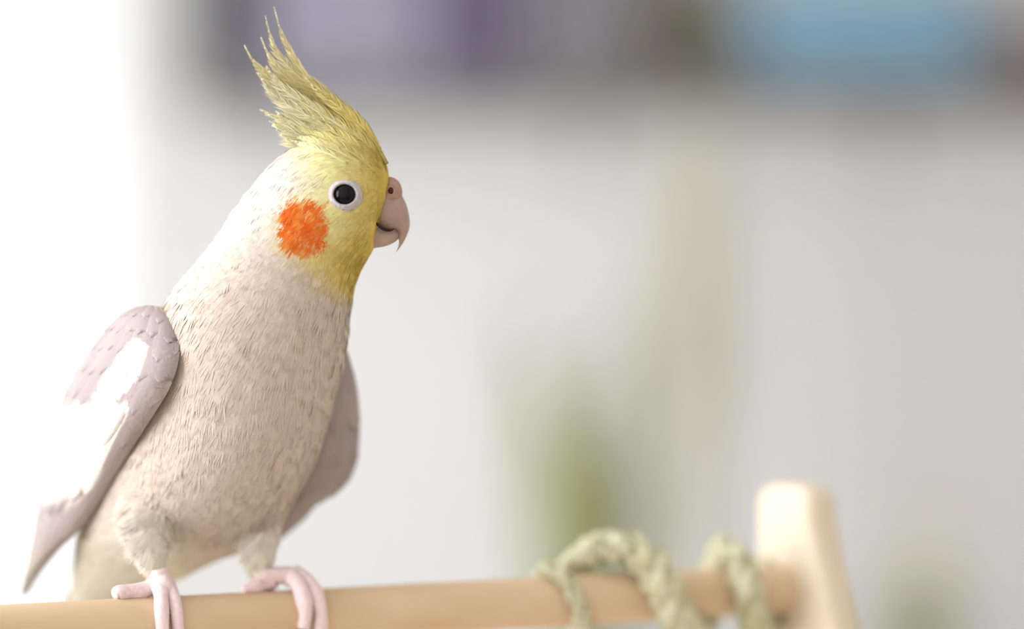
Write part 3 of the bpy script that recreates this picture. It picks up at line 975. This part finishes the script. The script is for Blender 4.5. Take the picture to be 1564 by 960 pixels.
for sx in (x0 + .004, x1 - .004):
    bevel_box('clip', (sx - .008, sx + .008, YS + .08, YS + .16, ZS + .14, ZS + .21), M['white'], t, .003)
vase(1592, [(.001, 0), (.040, 0), (.054, .10), (.058, .10), (.058, .125), (.050, .125), (.046, .10), (.001, .09)], M['terra'], 'small reddish clay pot at the end of the shelf', 'clay_pot', 'pot')

# ---- low sideboard carrying the house plants
SB0, SB1, SBY, SBZ = -.35, 1.55, 4.60, .56
sb = thing('sideboard', 'low white sideboard against the back wall under the plants', 'cabinet', ((SB0 + SB1) / 2, (SBY + YB) / 2, 0))
bevel_box('carcass', (SB0, SB1, SBY + .02, YB - .02, .08, SBZ), M['white'], sb, .004)
for k in range(4):
    a = SB0 + (SB1 - SB0) * k / 4 + .006; b = SB0 + (SB1 - SB0) * (k + 1) / 4 - .006
    dr = bevel_box('door', (a, b, SBY, SBY + .02, .10, SBZ - .02), M['white'], sb, .003)
    xh = b - .05 if k % 2 == 0 else a + .05
    link('knob', *lathe([(.004, 0), (.005, .012), (.012, .016), (.012, .022), (.002, .025)], (xh, SBY, .40), (0, -1, 0), 16), M['metal'], dr)
for sx in (SB0 + .06, SB1 - .06):
    for sy in (SBY + .08, YB - .10):
        bevel_box('leg', (sx - .02, sx + .02, sy - .02, sy + .02, 0, .08), M['post'], sb, .003)


def pot(t, x, y, z, r, h):
    link('pot', *lathe([(.001, 0), (r * .72, 0), (r * .78, .01), (r * .98, h * .9), (r * 1.04, h * .92), (r * 1.04, h), (r * .92, h), (r * .9, h * .86), (.001, h * .84)], (x, y, z), (0, 0, 1), 36), M['pot'], t)
    link('soil', *lathe([(.001, 0), (r * .9, 0), (r * .9, .006), (.001, .012)], (x, y, z + h * .85), (0, 0, 1), 28), M['soil'], t)


def blade(t, pts, wid, m, fold=.2, name='leaf'):
    """upright sword leaf through 3D points, with thickness"""
    P = catmull(np.array(pts), 22)
    T, _, _ = frames(P)
    V, F = [], []
    for i, p in enumerate(P):
        k = i / 21
        ww = wid * 1.45 * (.45 + .55 * min(1, k / .35)) * (1 if k < .55 else max(.02, 1 - ((k - .55) / .45) ** 1.7))
        s = np.cross(T[i], [0.15, 1, 0]); s /= np.linalg.norm(s); nn = np.cross(s, T[i])
        for q in (-1, -.5, 0, .5, 1):
            V.append(p + s * q * ww + nn * (abs(q) * fold * ww))
    nf = len(V)
    V += [v + np.array([0, .0025, 0]) for v in V]
    for i in range(21):
        for q in range(4):
            a = i * 5 + q
            F += [(a, a + 1, a + 6, a + 5), (nf + a, nf + a + 5, nf + a + 6, nf + a + 1)]
        a = i * 5; F += [(a, a + 5, nf + a + 5, nf + a), (a + 4, nf + a + 4, nf + a + 9, a + 9)]
    return link(name, V, F, m, t)


yp = 4.80
cx = at(885, 0, yp).x
t = thing('snake_plant', 'green sword-leaved plant in a white pot behind the dowel', 'plant', (cx, yp, SBZ))
pot(t, cx, yp, SBZ, .085, .15)
zb = SBZ + .12
for (tx_, ty_, bx_, w_, dy) in [(790, 455, 862, .036, .00), (958, 440, 905, .038, .02), (822, 560, 868, .046, -.03), (936, 590, 898, .046, -.03), (872, 690, 880, .046, -.04), (800, 640, 862, .034, .03),
                                (985, 700, 925, .030, .03)]:
    tp = np.array(at(tx_, ty_, yp + dy)); b = np.array([at(bx_, 0, yp).x, yp + dy * .6, zb])
    m1 = b * .55 + tp * .45 + np.array([(tp[0] - b[0]) * -.18, 0, 0])
    blade(t, [b, m1, tp], w_, M['leaf'])

yp = 5.15
cx = at(1060, 0, yp).x
t = thing('tall_grass_plant', 'tall pale yellow-green plant with thin arching leaves by the wall', 'plant', (cx, yp, SBZ))
pot(t, cx, yp, SBZ, .075, .13)
zb = SBZ + .11
for (tx_, ty_, w_) in [(1035, 110, .013), (1085, 95, .013), (1010, 190, .012), (1110, 200, .012), (1060, 150, .014), (1020, 420, .010), (1125, 430, .010), (985, 330, .009)]:
    tp = np.array(at(tx_, ty_, yp + rng.uniform(-.08, .08))); b = np.array([cx + rng.uniform(-.02, .02), yp, zb])
    m1 = b * .5 + tp * .5 + np.array([(tp[0] - b[0]) * -.28, 0, .06])
    blade(t, [b, m1, tp], w_, M['leafp'] if tx_ > 900 else M['leaf'], .3)

yp = 4.85
cx = at(1405, 0, yp).x
t = thing('small_bushy_plant', 'small leafy green plant in a white pot beyond the upright plank', 'plant', (cx, yp, SBZ))
pot(t, cx, yp, SBZ, .075, .13)
zb = SBZ + .11
for (tx_, ty_, w_) in [(1395, 870, .028), (1440, 890, .026), (1350, 905, .026), (1480, 930, .024), (1320, 940, .024), (1415, 920, .03), (1375, 935, .03), (1425, 700, .012), (1450, 780, .013)]:
    tp = np.array(at(tx_, ty_, yp + rng.uniform(-.06, .06))); b = np.array([cx + rng.uniform(-.02, .02), yp, zb])
    m1 = b * .5 + tp * .5 + np.array([(tp[0] - b[0]) * -.15, 0, .02])
    blade(t, [b, m1, tp], w_, M['leaf'] if ty_ > 800 else M['leafp'], .3)
